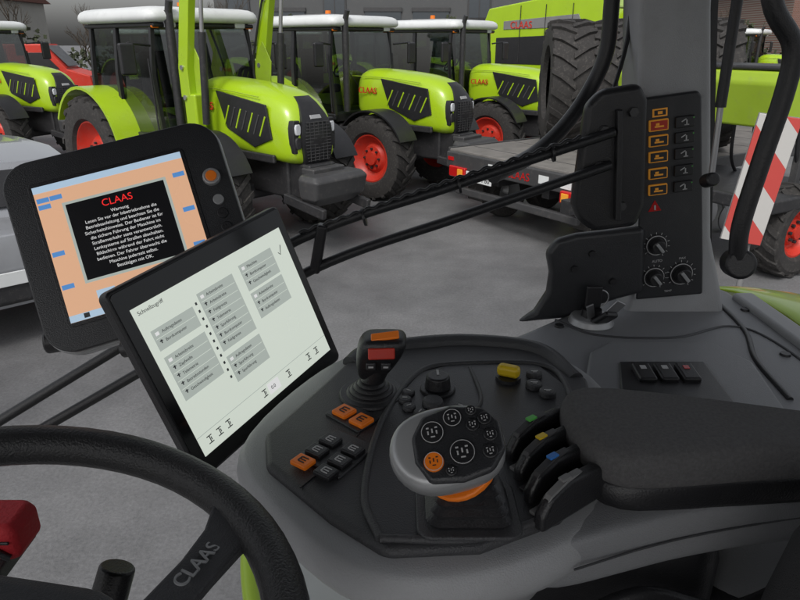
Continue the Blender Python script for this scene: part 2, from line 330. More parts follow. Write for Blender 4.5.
# ------------------------------------------------------------------ implement on the right, warning board
IM=root('seed_drill',loc=(4.05,7.1,0),rz=.5)
prism('hopper',[(-.42,2.0),(-.28,1.55),(.28,1.55),(.42,2.0),(.38,2.12),(-.38,2.12)],-.2,2.0,limed,IM,.03,Txz)
prism('hopper_lid',rrect(-.38,-.2,.38,2.0,.1),2.125,2.17,chass,IM,.02)
box('frame',(0,1.0,.85),(1.4,3.0,.15),chass,IM,bevel=.03)
for y in (-.1,1.0,1.9):
    for x in(-.28,.28): box('hopper_leg',(x,y,1.2),(.08,.08,.75),darkst,IM)
box('drawbar',(-1.3,1.0,.7),(1.4,.15,.15),chass,IM)
for y in (-.3,2.4):
    tyre_mesh('tyre',.5,.4,.27,(0,y,.5),IM,16); rim('rim',.27,.4,(0,y,.5),IM,-1 if y<0 else 1)
for i in range(9):
    cyl('coulter_arm',(.6,-.1+.3*i,.8),(1.0,-.1+.3*i,.2),.025,.02,greyst,IM,8); cyl('coulter_disc',(1.0,-.12+.3*i,.2),(1.0,-.1+.3*i,.2),.18,.18,steel,IM)
    tube('seed_hose',[(.15,-.1+.25*i,1.55),(.3,-.1+.27*i,1.1),(.7,-.1+.3*i,.75)],.02,blackp,IM)
m=bpy.data.materials.new('red_white_stripes'); m.use_nodes=True; n=m.node_tree.nodes; l=m.node_tree.links
tc=n.new('ShaderNodeTexCoord'); sx=n.new('ShaderNodeSeparateXYZ'); l.new(tc.outputs['Object'],sx.inputs[0])
ad=n.new('ShaderNodeMath'); ad.operation='ADD'; l.new(sx.outputs[0],ad.inputs[0]); l.new(sx.outputs[2],ad.inputs[1])
ml=n.new('ShaderNodeMath'); ml.operation='MULTIPLY'; ml.inputs[1].default_value=1.9; l.new(ad.outputs[0],ml.inputs[0])
fr=n.new('ShaderNodeMath'); fr.operation='FRACT'; l.new(ml.outputs[0],fr.inputs[0]); gt=n.new('ShaderNodeMath'); gt.operation='GREATER_THAN'; gt.inputs[1].default_value=.5; l.new(fr.outputs[0],gt.inputs[0])
mx=n.new('ShaderNodeMix'); mx.data_type='RGBA'; mx.inputs[6].default_value=(.50,.06,.05,1); mx.inputs[7].default_value=(.50,.49,.47,1); l.new(gt.outputs[0],mx.inputs[0]); l.new(mx.outputs[2],n['Principled BSDF'].inputs['Base Color'])
WB=root('warning_board',loc=(2.76,4.97,0),rz=R(-20))
box('panel',(0,0,1.40),(.29,.02,.98),m,WB,rot=(0,R(6),0),bevel=.004); box('panel_back',(0,.014,1.40),(.30,.006,.99),greyst,WB,rot=(0,R(6),0)); cyl('post',(.02,.05,0),(.0,.05,1.8),.025,.025,greyst,WB,12); box('foot',(.02,.04,.05),(.5,.3,.1),chass,WB,bevel=.02)
# ------------------------------------------------------------------ silver car
CA=root('parked_car',loc=(-4.55,6.6,0),rz=math.atan2(1.0,-.95))
prof=[(-2.1,.35),(-2.15,.6),(-2.08,.95),(-1.75,1.02),(-1.45,1.42),(-.9,1.5),(.2,1.48),(.95,1.05),(1.8,.9),(2.1,.7),(2.1,.35)]
rings=[]
for y,k,zt in ((-.88,.96,.92),(-.86,.99,1.0),(-.62,1,1),(.62,1,1),(.86,.99,1.0),(.88,.96,.92)):
    rings.append([(x*k,y*(1 if z<1.1 else .82),z if abs(y)<.7 or z<1.1 else z-.04) for x,z in prof])
loft('body',rings,carp,CA,bevel=.05)
box('rear_window',(-1.61,0,1.23),(.03,1.15,.34),blackp,CA,rot=(0,R(37),0))
for s in (-1,1):
    prism('side_window',[(-1.35,1.08),(-1.25,1.36),(.15,1.38),(.7,1.1)],.76*s,.8*s,blackp,CA,.01,Txz)
    box('tail_light',(-2.1,.68*s,.85),(.1,.3,.2),redl,CA,bevel=.03)
    for x in (-1.3,1.3):
        revolve('tyre',[(.2,-.1),(.3,-.11),(.32,0),(.3,.11),(.2,.1)],rubber,CA,28,(x,.8*s,.32)); revolve('rim',[(.2,-.1*s),(.2,.1*s),(.1,.05*s),(0,.07*s)],silver,CA,20,(x,.8*s,.32))
box('bumper',(-2.12,0,.5),(.12,1.6,.22),chass,CA,bevel=.05); box('plate',(-2.19,0,.62),(.02,.5,.11),whitep,CA)
# ------------------------------------------------------------------ background
winm=M('window_glass_dark',(.06,.07,.08),.08)
def building(name,x0,x1,y,h,wall,roofm,bays,depth=10,gable=2.0,frm=None,gates=()):
    frm=frm or darkst
    b=root(name,loc=(0,0,0)); box('walls',((x0+x1)/2,y+depth/2,h/2),(x1-x0,depth,h),wall,b,bevel=0.01)
    v=[(x0-.4,y-.4,h+.01),(x1+.4,y-.4,h+.01),(x1+.4,y+depth+.4,h+.01),(x0-.4,y+depth+.4,h+.01),(x0-.4,y+depth/2,h+gable),(x1+.4,y+depth/2,h+gable)]
    mesh('roof',v,[(0,1,5,4),(3,2,5,4),(0,3,4),(1,2,5),(0,1,2,3)],roofm,b)
    w=(x1-x0)/bays
    for i in range(bays):
        cx=x0+w*(i+.5)
        if i in gates: box('dark_gateway',(cx,y-.03,2.1),(w*.75,.1,4.2),winm,b,bevel=.01); box('gate_lintel',(cx,y-.06,4.3),(w*.8,.14,.25),frm,b,bevel=.01); continue  # dark panel stands in for the unlit inside of an open gate
        for z in ([1.6,4.4] if h>5.5 else [1.7]):
            box('window_frame',(cx,y-.03,z),(1.5,.1,1.4),frm,b,bevel=.01); box('window',(cx,y-.09,z),(1.3,.04,1.2),winm,b,bevel=.002); box('mullion',(cx,y-.12,z),(.06,.03,1.2),frm,b,bevel=.002)
    return b
rend=M('render_wall',(.36,.35,.32),.9,ns=1,var=.15,dust=.2); rend2=M('dark_cladding',(.085,.088,.09),.7,ns=1,dust=.2); rooft=M('roof_tiles',(.14,.06,.045),.85,ns=3,var=.3)
brm=bpy.data.materials.new('brickwork'); brm.use_nodes=True; n=brm.node_tree.nodes; l=brm.node_tree.links; bt=n.new('ShaderNodeTexBrick'); bt.inputs['Scale'].default_value=4; bt.inputs['Color1'].default_value=(.20,.085,.06,1); bt.inputs['Color2'].default_value=(.16,.07,.05,1); bt.inputs['Mortar'].default_value=(.25,.23,.2,1); tc=n.new('ShaderNodeTexCoord')
mp=n.new('ShaderNodeMapping'); mp.inputs['Rotation'].default_value=(R(90),0,0); l.new(tc.outputs['Object'],mp.inputs[0]); l.new(mp.outputs[0],bt.inputs[0]); l.new(bt.outputs[0],n['Principled BSDF'].inputs['Base Color'])
building('rendered_house',-40,-27,44,5.0,rend,rooft,5,frm=whitep)
building('workshop_building',-12,16,46,6.5,rend2,greyst,9,14,1.5,gates=(1,3,4,6))
building('brick_building',21,42,38,5.2,brm,rooft,7)
building('storage_shed',-64,-46,50,5,rend2,rooft,6)
barkm=M('bark',(.07,.055,.04),.9,ns=10,var=.3)
def bare_tree(loc,h,seed):
    rnd=random.Random(seed); v=[];f=[]
    def seg(p,d,L,r,lev):
        q=d.to_track_quat('Z','Y'); e=p+d*L; b=len(v); r2=r*.65; n=5
        for pt,rr in((p,r),(e,r2)):
            for i in range(n): v.append(pt+q@Vector((rr*math.cos(2*math.pi*i/n),rr*math.sin(2*math.pi*i/n),0)))
        for i in range(n): f.append((b+i,b+(i+1)%n,b+n+(i+1)%n,b+n+i))
        if lev<=0: return
        for k in range(3 if lev>1 else 4):
            nd=(d+Vector((rnd.uniform(-.7,.7),rnd.uniform(-.7,.7),rnd.uniform(-.15,.5)))).normalized()
            seg(p+d*L*rnd.uniform(.55,1),nd,L*rnd.uniform(.6,.8),r2*.8,lev-1)
    seg(Vector((0,0,0)),Vector((.03,0,1)),h*.2,h*.018,5)
    o=mesh('bare_tree',v,f,barkm); o.location=loc
for i,(x,y,h) in enumerate(((-36,38,9),(-30,36,8),(-25,34,7),(-21,38,10),(-16,36,8),(-10,40,9),(16,37,8),(20,33,8),(27,33,9))): bare_tree((x,y,0),h,i)
hm=M('hedge_foliage',(.05,.06,.03),.9,ns=4,var=.5)
def hedge(x0,x1,y,h):
    v=[];f=[];rnd=random.Random(3)
    for i in range(9000):
        xx=rnd.uniform(x0,x1)
        c=Vector((xx,y+rnd.gauss(0,.5),abs(rnd.random()**.7)*h*(.8+.25*math.sin(xx*.9)+.1*math.sin(xx*3.1))))
        a=Vector((rnd.uniform(-1,1),rnd.uniform(-1,1),rnd.uniform(-1,1))).normalized()*.13; b=Vector((rnd.uniform(-1,1),rnd.uniform(-1,1),rnd.uniform(-1,1))).normalized()*.13
        k=len(v); v.extend([c-a,c+b,c+a,c-b]); f.append((k,k+1,k+2,k+3))
    mesh('hedge',v,f,hm,smooth=False)
hedge(-40,40,34,3.2)
def van(loc,rz,paint):
    b=root('delivery_van',loc=loc,rz=rz)
    pr=[(-2.4,.4),(-2.45,2.1),(-2.2,2.3),(.9,2.3),(1.6,1.4),(2.4,1.15),(2.5,.4)]
    loft('body',[[(x,y,z) for x,z in pr] for y in (-.95,-.9,.9,.95)],paint,b,bevel=.06)
    for s in (-1,1):
        prism('side_window',[(.2,1.35),(.2,2.0),(.85,2.0),(1.35,1.4)],.93*s,.965*s,blackp,b,.01,Txz)
        for x in(-1.5,1.6): revolve('tyre',[(0,.1*s),(.2,.12*s),(.33,.12*s),(.35,0),(.33,-.12*s)],rubber,b,24,(x,.88*s,.35))
    mesh('windscreen',[(.95,-.8,2.22),(.95,.8,2.22),(1.6,.8,1.48),(1.6,-.8,1.48)],[(0,1,2,3)],blackp,b).location=(.03,0,.03)
van((-14.5,27,0),.2,redp); van((-20,25,0),2.9,whitep); van((17.5,24,0),.4,redp)
# ground
gm=bpy.data.materials.new('asphalt'); gm.use_nodes=True; n=gm.node_tree.nodes; l=gm.node_tree.links; b=n['Principled BSDF']; tc=n.new('ShaderNodeTexCoord')
def nz(s,d=8,r=.6):
    a=n.new('ShaderNodeTexNoise'); a.inputs['Scale'].default_value=s; a.inputs['Detail'].default_value=d; a.inputs['Roughness'].default_value=r; l.new(tc.outputs['Object'],a.inputs['Vector']); return a
a=nz(.35); c=nz(45,5,.7); a2=nz(2.2,8,.7)
rp=n.new('ShaderNodeValToRGB'); rp.color_ramp.elements[0].position=.35; rp.color_ramp.elements[0].color=(.115,.116,.12,1); rp.color_ramp.elements[1].position=.7; rp.color_ramp.elements[1].color=(.19,.19,.193,1); l.new(a.outputs['Fac'],rp.inputs[0])
mx0=n.new('ShaderNodeMix'); mx0.data_type='RGBA'; mx0.blend_type='OVERLAY'; mx0.inputs[0].default_value=.4; l.new(rp.outputs[0],mx0.inputs[6]); l.new(a2.outputs['Fac'],mx0.inputs[7])
mx=n.new('ShaderNodeMix'); mx.data_type='RGBA'; mx.blend_type='OVERLAY'; mx.inputs[0].default_value=.6; l.new(mx0.outputs[2],mx.inputs[6]); l.new(c.outputs['Fac'],mx.inputs[7]); 
l.new(mx.outputs[2],b.inputs['Base Color'])
mr=n.new('ShaderNodeMapRange'); mr.inputs[1].default_value=.35; mr.inputs[2].default_value=.65; mr.inputs[3].default_value=.38; mr.inputs[4].default_value=.8; l.new(a.outputs['Fac'],mr.inputs[0]); l.new(mr.outputs[0],b.inputs['Roughness'])
bp=n.new('ShaderNodeBump'); bp.inputs['Distance'].default_value=.01; bp.inputs['Strength'].default_value=.4; l.new(c.outputs['Fac'],bp.inputs['Height']); l.new(bp.outputs[0],b.inputs['Normal'])
mesh('ground',[(-400,-400,0),(400,-400,0),(400,400,0),(-400,400,0)],[(0,1,2,3)],gm,smooth=False)
# ------------------------------------------------------------------ OWN CAB
CB=root('tractor_cab',loc=(0,0,0))
box('roof',(.0,.2,2.88),(2.3,2.2,.10),char,CB,bevel=.04)  # out of view, added to shade the cab interior
box('rear_post',(1.0,.3,2.2),(.1,.1,1.3),greyl,CB); box('left_rear_post',(.9,-.85,2.2),(.1,.1,1.3),greyl,CB); box('left_front_post',(-1.0,-.85,1.9),(.1,.1,1.9),blackp,CB)
box('rear_wall',(1.03,-.3,1.6),(.06,1.1,.7),char,CB)  # out of view, added with the roof to darken the interior
box('floor',(.50,.15,1.28),(1.0,1.2,.06),blackp,CB); box('dark_plinth',(.50,.90,1.5),(.62,.6,.5),blackp,CB,bevel=.03)  # black colour stands in for the shade low in the cab
def rect(x0,x1,y0,y1,z): return [(x0,y0,z),(x1,y0,z),(x1,y1,z),(x0,y1,z)]
loft('corner_pillar',[rect(.445,.655,1.19,1.34,1.86),rect(.455,.640,1.197,1.34,1.93),rect(.452,.598,1.2,1.32,2.05),rect(.405,.528,1.2,1.30,2.45),rect(.362,.48,1.2,1.30,2.85)],greyl,CB,bevel=.012)
loft('pillar_seal',[rect(.603,.622,1.23,1.33,1.97),rect(.532,.550,1.23,1.32,2.45),rect(.485,.50,1.23,1.32,2.85)],blackp,CB)
led=[(.134,1.03),(.224,1.10),(.367,1.225),(.46,1.31),(.66,1.38),(.715,1.32),(.73,1.0),(.74,.6),(.42,.62),(.26,.8),(.16,.9)]
prism('window_ledge',led,1.6,1.9,grey,CB,.02)
box('sill_cap',(.722,.93,1.903),(.045,.68,.02),greyl,CB,bevel=.009,rot=(0,0,R(1)))
tube('sill_groove',[(.655,1.25,1.9),(.64,1.1,1.9),(.60,.98,1.9),(.585,.85,1.9)],.005,blackp,CB)
tube('sill_groove_2',[(.30,1.15,1.9),(.36,1.08,1.9),(.50,1.07,1.9),(.62,1.12,1.9),(.67,1.05,1.9),(.68,.8,1.9)],.003,char,CB)
prism('ledge_step',[(.29,.9),(.325,1.0),(.37,1.04),(.55,1.04),(.585,.96),(.54,.72),(.34,.74)],1.893,1.908,grey,CB,.007)
prism('switch_recess',[(.335,.865),(.36,.955),(.50,.955),(.485,.80),(.33,.80)],1.905,1.912,char2,CB,.004)
for i in range(3): 
    box('rocker_switch',(.383+.034*i,.905,1.916),(.028,.046,.012),blackp,CB,bevel=.004,rot=(R(6),0,0)); box('switch_mark',(.383+.034*i,.912,1.9232),(.009,.009,.001),(redl if i==2 else icon),CB,rot=(R(6),0,0),bevel=0)
cyl('key_bezel',(.365,1.14,1.9),(.365,1.14,1.914),.044,.038,silver,CB,bevel=.003); cyl('key_barrel',(.365,1.14,1.912),(.365,1.14,1.928),.020,.018,blackp,CB)
KY=root('key_bunch',loc=(.365,1.14,1.93))
box('key_head',(0,0,.022),(.03,.008,.045),blackp,KY,bevel=.004); tube('ring',[(.016*math.cos(a/12*6.283)+.012,.0,.02+.016*math.sin(a/12*6.283)) for a in range(13)],.0015,steel,KY)
box('second_key',(.03,-.02,.0),(.022,.004,.055),steel,KY,rot=(.4,.5,.3),bevel=.002); box('third_key',(-.01,-.025,.0),(.014,.003,.05),steel,KY,rot=(.5,-.4,.1),bevel=.001); box('fob',(.012,-.035,-.008),(.03,.012,.05),blackp,KY,rot=(.8,.2,.4),bevel=.005)
for x,y in ((.62,1.28),(.30,1.12),(.69,1.2),(.66,1.0)): cyl('screw',(x,y,1.9),(x,y,1.904),.009,.008,blackp,CB)
prism('bracket_plate',[(.318,2.10),(.305,2.13),(.312,2.30),(.335,2.325),(.40,2.335),(.415,2.31),(.435,2.13),(.425,2.09),(.35,2.08)],1.13,1.16,blackp,CB,.012,Txz)
for x,z in ((.345,2.26),(.345,2.2),(.39,2.13),(.39,2.29)): cyl('bracket_bolt',(x,1.13,z),(x,1.12,z),.009,.008,darkst,CB,6)
box('bracket_rib',(.375,1.122,2.2),(.01,.016,.19),blackp,CB,rot=(0,R(-6),0),bevel=.003)
prism('shroud',[(.275,2.03),(.292,2.055),(.33,2.066),(.455,2.08),(.47,1.95),(.42,1.935),(.365,1.915),(.32,1.895),(.27,1.89),(.23,1.885),(.262,1.91),(.283,1.95),(.285,1.99)],1.165,1.19,char2,CB,.012,Txz)
for x,z in ((.36,2.03),(.33,2.0),(.405,1.975)): cyl('shroud_bolt',(x,1.166,z),(x,1.158,z),.007,.006,blackp,CB,12)
R1=[(-.70,.89,1.80),(-.431,.98,1.947),(-.164,1.03,2.098),(.09,1.075,2.177),(.36,1.12,2.258)]
R2=[(-.66,.88,1.775),(-.42,.98,1.891),(-.15,1.03,2.043),(.10,1.075,2.123),(.36,1.12,2.203)]
SR=root('support_rail',loc=(0,0,0)); tube('upper_bar',R1,.0085,blackp,SR); tube('lower_bar',R2,.0085,blackp,SR)
q=spline(R1[2:],60); pts=[p+Vector((0,-.004,.011+.0022*math.sin(i*1.25))) for i,p in enumerate(q)][:108]
tube('coiled_cable',pts,.0032,blackp,SR,smooth=False)
box('clamp',(-.135,1.035,2.080),(.018,.024,.085),blackp,SR,rot=(0,R(12),0),bevel=.005)
for t in (.2,.5,.8):
    p=Vector(R1[2]).lerp(Vector(R1[4]),t); cyl('cable_tie',p+Vector((-.002,0,0)),p+Vector((.002,0,.001)),.0155,.0155,blackp,SR,16)
tube('mirror_tube',[(.395,1.30,2.7),(.3855,1.3,2.5),(.386,1.3,2.385),(.36,1.3,2.310),(.311,1.27,2.248),(.246,1.22,2.204),(.16,1.12,2.185)],.0145,blackp,CB)
tube('thin_cable',[(.41,1.26,2.7),(.41,1.26,2.45),(.40,1.24,2.38),(.37,1.2,2.3),(.33,1.15,2.24)],.004,blackp,CB)
GH=root('grab_handle',loc=(0,0,0)); tube('tube',[(.46,.95,2.84),(.475,.95,2.55),(.495,.95,2.45),(.534,.95,2.395),(.537,.95,2.337),(.524,.95,2.24),(.513,.95,2.143),(.518,.95,2.09)],.0135,blackp,GH)
cyl('end_boss',(.518,.935,2.085),(.53,.98,2.075),.023,.023,blackp,GH,bevel=.006)
GS=root('gas_strut',loc=(0,0,0)); cyl('body',(.512,1.1,2.84),(.522,1.1,2.30),.0085,.0085,blackp,GS); cyl('rod',(.522,1.1,2.30),(.5275,1.1,2.18),.005,.005,steel,GS); cyl('ball_joint',(.5275,1.09,2.185),(.5275,1.12,2.175),.012,.012,blackp,GS,bevel=.004)
OF=root('mudguard',loc=(0,0,0))
rings=[]
for y,z in ((.5,1.68),(.8,1.82),(1.1,1.885),(1.4,1.885),(1.7,1.78),(2.0,1.60)): rings.append([(.80,y,z),(1.0,y,z-.02),(1.25,y,z-.10),(1.25,y,z-.14),(1.0,y,z-.05),(.80,y,z-.03)])
loft('skin',rings,lime,OF,sub=2)
box('inner_panel',(.77,1.1,1.65),(.03,1.1,.3),blackp,OF)
OP=root('side_panel',loc=(0,0,0))
prism('panel',[(-.27,.98),(-.2,.86),(-.12,.70),(.1,.60),(.5,.60),(.5,1.15),(-.2,1.12)],1.46,1.5,M('pale_panel',(.5,.52,.5),.45,dust=.3),OP,.012)
tube('lime_edge',[(-.16,.62,1.40),(-.225,.78,1.46),(-.285,.98,1.49),(-.26,1.1,1.49),(-.15,1.16,1.48)],.02,lime,OP)
tube('step_tube',[(-.245,.62,1.3),(-.26,.72,1.32),(-.25,.84,1.36)],.02,lime,OP)
# ------------------------------------------------------------------ console
C=root('armrest_console',loc=(0,0,1.98))
Sh=[(-.165,.575),(-.19,.64),(-.12,.80),(-.07,.865),(.02,.895),(.106,.905),(.225,.875),(.28,.77),(.26,.6),(.22,.53),(.16,.47),(.07,.43),(-.02,.425),(-.085,.475)]
cx,cy=.05,.66
rings=[[(cx+(x-cx)*k+dx,cy+(y-cy)*k+dy,z) for x,y in Sh] for z,k,dx,dy in ((-.004,.97,0,0),(-.006,1.0,0,0),(-.022,1.045,0,0),(-.045,1.04,0,0),(-.075,.90,.0,.0),(-.12,.66,.02,.0),(-.34,.45,.04,.05))]
loft('shell',rings,greyl,C,sub=2)
P=[(-.142,.575),(-.155,.635),(-.077,.809),(-.051,.851),(.02,.872),(.106,.885),(.212,.855),(.25,.766),(.235,.66),(.2,.55),(.151,.493),(.071,.454),(-.013,.449),(-.066,.493)]
prism('top_panel',P,-.02,.004,char,C,.008)
In=[(-.018,.462),(-.035,.52),(-.028,.62),(-.008,.70),(.025,.775),(.07,.80),(.19,.80),(.215,.74),(.195,.62),(.165,.52),(.14,.492),(.068,.462)]
prism('centre_tray',In,.002,.007,char2,C,.003)
tube('tray_rim',[(a,b,.006) for a,b in In]+[(In[0][0],In[0][1],.006)],.004,char,C)
tube('rear_lip',[(-.07,.815,-.003),(-.048,.846,.0),(.02,.866,.003),(.106,.876,.003),(.20,.85,.002),(.235,.77,-.004)],.013,char,C)
tube('panel_seam',[(-.10,.535,.0045),(-.06,.60,.0045),(-.035,.68,.0045),(-.04,.75,.0045),(-.06,.80,.0045)],.0009,blackp,C)
def button(x,y,w,h,m,mk=icon,rz=0,z=.006,hh=.006):
    box('button',(x,y,z+hh/2),(w,h,hh),m,C,rot=(0,0,rz),bevel=.002)
    if mk:
        for dx,dy,a,b in ((.05,.2,.36,.06),(.05,-.02,.3,.06),(.05,-.22,.36,.06),(-.16,0,.06,.4)):
            vx,vy=dx*w,dy*h; box('print',(x+vx*math.cos(rz)-vy*math.sin(rz),y+vx*math.sin(rz)+vy*math.cos(rz),z+hh+.0004),(w*a,h*b,.0008),mk,C,rot=(0,0,rz),bevel=0)
prism('button_bezel',[(-.090,.672),(-.063,.702),(-.022,.662),(-.048,.632)],.003,.007,char2,C,.003)
button(-.0665,.672,.022,.022,orange,chass,R(-40)); button(-.045,.652,.022,.022,orange,chass,R(-40))
prism('button_bezel_2',[(-.112,.585),(-.072,.638),(-.024,.606),(-.062,.548)],.003,.007,char2,C,.003)
for i in range(3):
    for j in range(2):
        x=-.077+j*.026-i*.0125; y=.611-j*.018-i*.0195
        button(x,y,.022,.018,(orange if (i==2 and j==0) else blackp),icon if not(i==2 and j==0) else chass,R(-35))
def knob(x,y,r,h,m,z=.006,mk=True):
    cyl('knob_skirt',(x,y,z),(x,y,z+.005),r*1.35,r*1.3,blackp,C,bevel=.0015); cyl('knob',(x,y,z+.004),(x,y,z+h),r,r*.85,m,C,bevel=.003)
    if mk: box('knob_mark',(x,y+r*.4,z+h+.0005),(r*.18,r*.7,.001),icon,C,bevel=0)
knob(.048,.728,.017,.022,blackp)
for i in range(7):
    a=R(150+i*30); x=.042+.036*math.cos(a); y=.70+.036*math.sin(a); cyl('round_button',(x,y,.006),(x,y,.012),.0085,.0078,char,C,bevel=.002); box('print',(x,y,.0125),(.006,.0012,.0006),icon,C,rot=(0,0,a),bevel=0)
cyl('round_button_c',(.04,.69,.006),(.04,.69,.016),.014,.012,char,C,bevel=.003)
cyl('yellow_knob_base',(.142,.755,.004),(.142,.755,.012),.017,.016,blackp,C); box('yellow_knob',(.142,.755,.020),(.030,.016,.016),yel,C,rot=(0,0,R(-25)),bevel=.006)
for x,y in ((.172,.735),(.185,.715),(.178,.765)): cyl('round_button',(x,y,.006),(x,y,.014),.011,.010,char,C,bevel=.002); box('print',(x,y,.0145),(.009,.0014,.0006),icon,C,bevel=0); box('print',(x,y-.003,.0145),(.005,.0012,.0006),icon,C,bevel=0)
tube('trim_line',[(.095,.79,.006),(.10,.74,.008),(.10,.70,.008),(.085,.665,.007)],.0025,char,C)
for i,x in enumerate((.030,.044,.058,.072,.086)):
    y=.4665+.0010*i
    for a,b,w,h in ((0,.003,.009,.0014),(0,-.003,.009,.0014),(-.0038,0,.0014,.006),(.0038 if i%2 else .0,0,.0014,.006)): box('orange_print',(x+a,y+b,.0085),(w,h,.002),orlit,C,bevel=0)
for i in range(4):
    o=Vector((.158+.004*i,.612-.034*i,0)); fx=Vector((.80,.60,0)).normalized()
    T=Matrix.Translation(o)@frame((0,0,0),fx,(0,0,1))
    ol=[(-.055,.0),(-.056,.018),(-.045,.034),(-.02,.043),(.02,.042),(.05,.028),(.058,0)]
    prism('lever_paddle',ol,-.0065,.0065,blackp,C,.005,T)
    ol2=[(-.05,.0),(-.054,.02),(-.043,.036),(-.02,.0452),(.0,.0452),(-.02,.041),(-.04,.032),(-.05,.018)]
    prism('lever_edge',ol2,-.004,.004,darkst if i<3 else greyst,C,.001,T)
    p=o+fx*-.022+Vector((0,0,.0455)); box('lever_marker',p,(.012,.007,.003),(greenk,yel,bluek,greyst)[i],C,rot=(0,0,math.atan2(fx.y,fx.x)),bevel=.001)
    box('lever_slot',o+fx*.0+Vector((0,.017,.008)),(.115,.008,.004),greyst if i%2 else chass,C,rot=(0,0,math.atan2(fx.y,fx.x)),bevel=.001)
A=[(.172,.60),(.182,.642),(.21,.655),(.373,.612),(.45,.588),(.53,.57),(.545,.55),(.52,.535),(.369,.525),(.28,.513),(.225,.507),(.195,.515),(.178,.55)]
ax_,ay_=.3,.568
def sc(o,k,z): return [(ax_+(x-ax_)*k,ay_+(y-ay_)*k,z) for x,y in o]
loft('cushion',[sc(A,.9,.018),sc(A,.99,.022),sc(A,1.02,.036),sc(A,1.0,.052),sc(A,.93,.061),sc(A,.6,.064)],fabric,C,sub=2)
loft('cushion_base',[sc(A,.93,-.012),sc(A,.98,-.007),sc(A,.98,.022),sc(A,.9,.025)],blackp,C,sub=1)
Bd=[(.10,.60),(.2,.67),(.40,.635),(.56,.60),(.62,.575),(.56,.555),(.403,.535),(.30,.514),(.23,.494),(.15,.466),(.10,.46)]
def sb(k,z): return [(.3+(x-.3)*k,.57+(y-.57)*k,z) for x,y in Bd]
loft('armrest_body',[sb(.92,-.004),sb(1,-.012),sb(1.02,-.035),sb(.98,-.062),sb(.85,-.070)],grey,C,sub=2)
box('dark_pedestal',(.22,.64,-.34),(.30,.16,.5),blackp,C,bevel=.04)  # black block added as the darkness under the armrest
tube('armrest_seam',[(.16,.462,-.030),(.23,.49,-.032),(.30,.511,-.032),(.40,.533,-.032),(.50,.548,-.03)],.0012,char,C)
tube('under_harness',[(.15,.50,-.16),(.25,.52,-.12),(.36,.53,-.15),(.48,.56,-.11)],.008,blackp,C)
# main joystick
J=root('joystick',loc=(.063,.497,1.987))
bel=[]
for i in range(11):
    z=i*.0046; r=.043-.0018*i-(.0045 if i%2 else 0)
    bel.append([(x*r/.043,y*r/.043,z) for x,y in rrect(-.043,-.036,.043,.036,.014,4)])
loft('boot',bel,blackp,J)
loft('boot_frame',[[(x,y,z) for x,y in rrect(-.048,-.041,.048,.041,.014,4)] for z in (0,.005)],char,J,bevel=.002)
cyl('neck',(0,0,.03),(-.008,-.005,.062),.026,.028,blackp,J)
cyl('orange_collar',(-.004,-.002,.049),(-.008,-.004,.056),.034,.036,orange,J,bevel=.003)
hd=frame((-.020,-.018,.080),(1,.06,.16),(0,.80,.60))
HR=[(-.055,-.010),(-.052,.018),(-.034,.036),(.004,.040),(.036,.034),(.050,.016),(.050,-.012),(.038,-.030),(.004,-.037),(-.034,-.036)]
def hr(k,z,dx=0): return [hd@Vector((x*k+dx,y*k,z)) for x,y in HR]
loft('handle_shell',[hr(.5,-.030),hr(.8,-.026),hr(.97,-.012),hr(1,0),hr(.98,.011),hr(.90,.0175),hr(.6,.019)],silver,J,sub=2)
loft('handle_lower',[hr(.45,-.036),hr(.72,-.032),hr(.86,-.024)],blackp,J,sub=1)
FP=[(-.024,-.031),(-.034,-.012),(-.034,.010),(-.022,.028),(.004,.034),(.032,.028),(.044,.012),(.044,-.012),(.030,-.029),(.004,-.034)]
prism('handle_face',[(x+.003,y) for x,y in FP],.012,.0215,char2,J,.005,hd,seg=3)
for x,y,r,m_ in ((-.012,.011,.0105,blackp),(.007,.021,.0085,blackp),(.010,-.010,.0115,blackp),(-.015,-.014,.0088,orange),(.023,.012,.0062,blackp),(.034,.016,.0062,blackp),(.036,.001,.0062,blackp),(.033,-.013,.0068,blackp),(.024,.025,.005,blackp),(-.002,-.024,.005,blackp)):
    cyl('thumb_button',hd@Vector((x,y,.020)),hd@Vector((x,y,.0240)),r,r*.93,m_,J,bevel=.0012)
    if r>.007: tube('button_ring',[hd@Vector((x+r*.88*math.cos(a*.2618),y+r*.88*math.sin(a*.2618),.0240)) for a in range(24)],.0003,icon,J,smooth=False,cyclic=True)
    for dx,dy,w,hh in ((-.35,.35,.22,.12),(.35,.35,.22,.12),(0,-.4,.35,.1),(-.35,-.05,.12,.3),(.35,-.05,.12,.3),(0,.1,.12,.35)):
        T=hd@Matrix.Translation((x+dx*r,y+dy*r,.0241)); w*=r; hh*=r; prism('print',[(-w/2,-hh/2),(w/2,-hh/2),(w/2,hh/2),(-w/2,hh/2)],0,.0003,icon if m_!=orange else chass,J,0,T)
# small joystick
K=root('control_lever',loc=(-.036,.722,1.984))
for i in range(5): cyl('boot_fold',(0,0,.002+i*.0045),(0,0,.007+i*.0045),.034-.005*i,.030-.005*i,blackp,K,bevel=.002)
cyl('boot_plate',(0,0,0),(0,0,.004),.042,.040,char2,K,bevel=.001)
cyl('stalk',(0,0,.015),(.010,.0,.045),.013,.016,blackp,K)
g=[]
for z,k in ((-.036,.5),(-.028,.68),(-.010,.95),(.010,1.12),(.022,1.06),(.028,.78)):
    g.append([Vector((.010,0,.058))+Vector((x*k+z*.30,y*k-z*.1,z)) for x,y in rrect(-.027,-.022,.027,.022,.012,3)])
loft('grip',g,blackp,K,sub=1)
box('grip_switch',(.014,-.0262,.070),(.032,.006,.014),redp,K,rot=(R(-12),0,R(4)),bevel=.002); box('grip_switch_2',(.018,-.013,.0868),(.034,.012,.004),orange,K,rot=(R(20),R(-8),0),bevel=.0015)
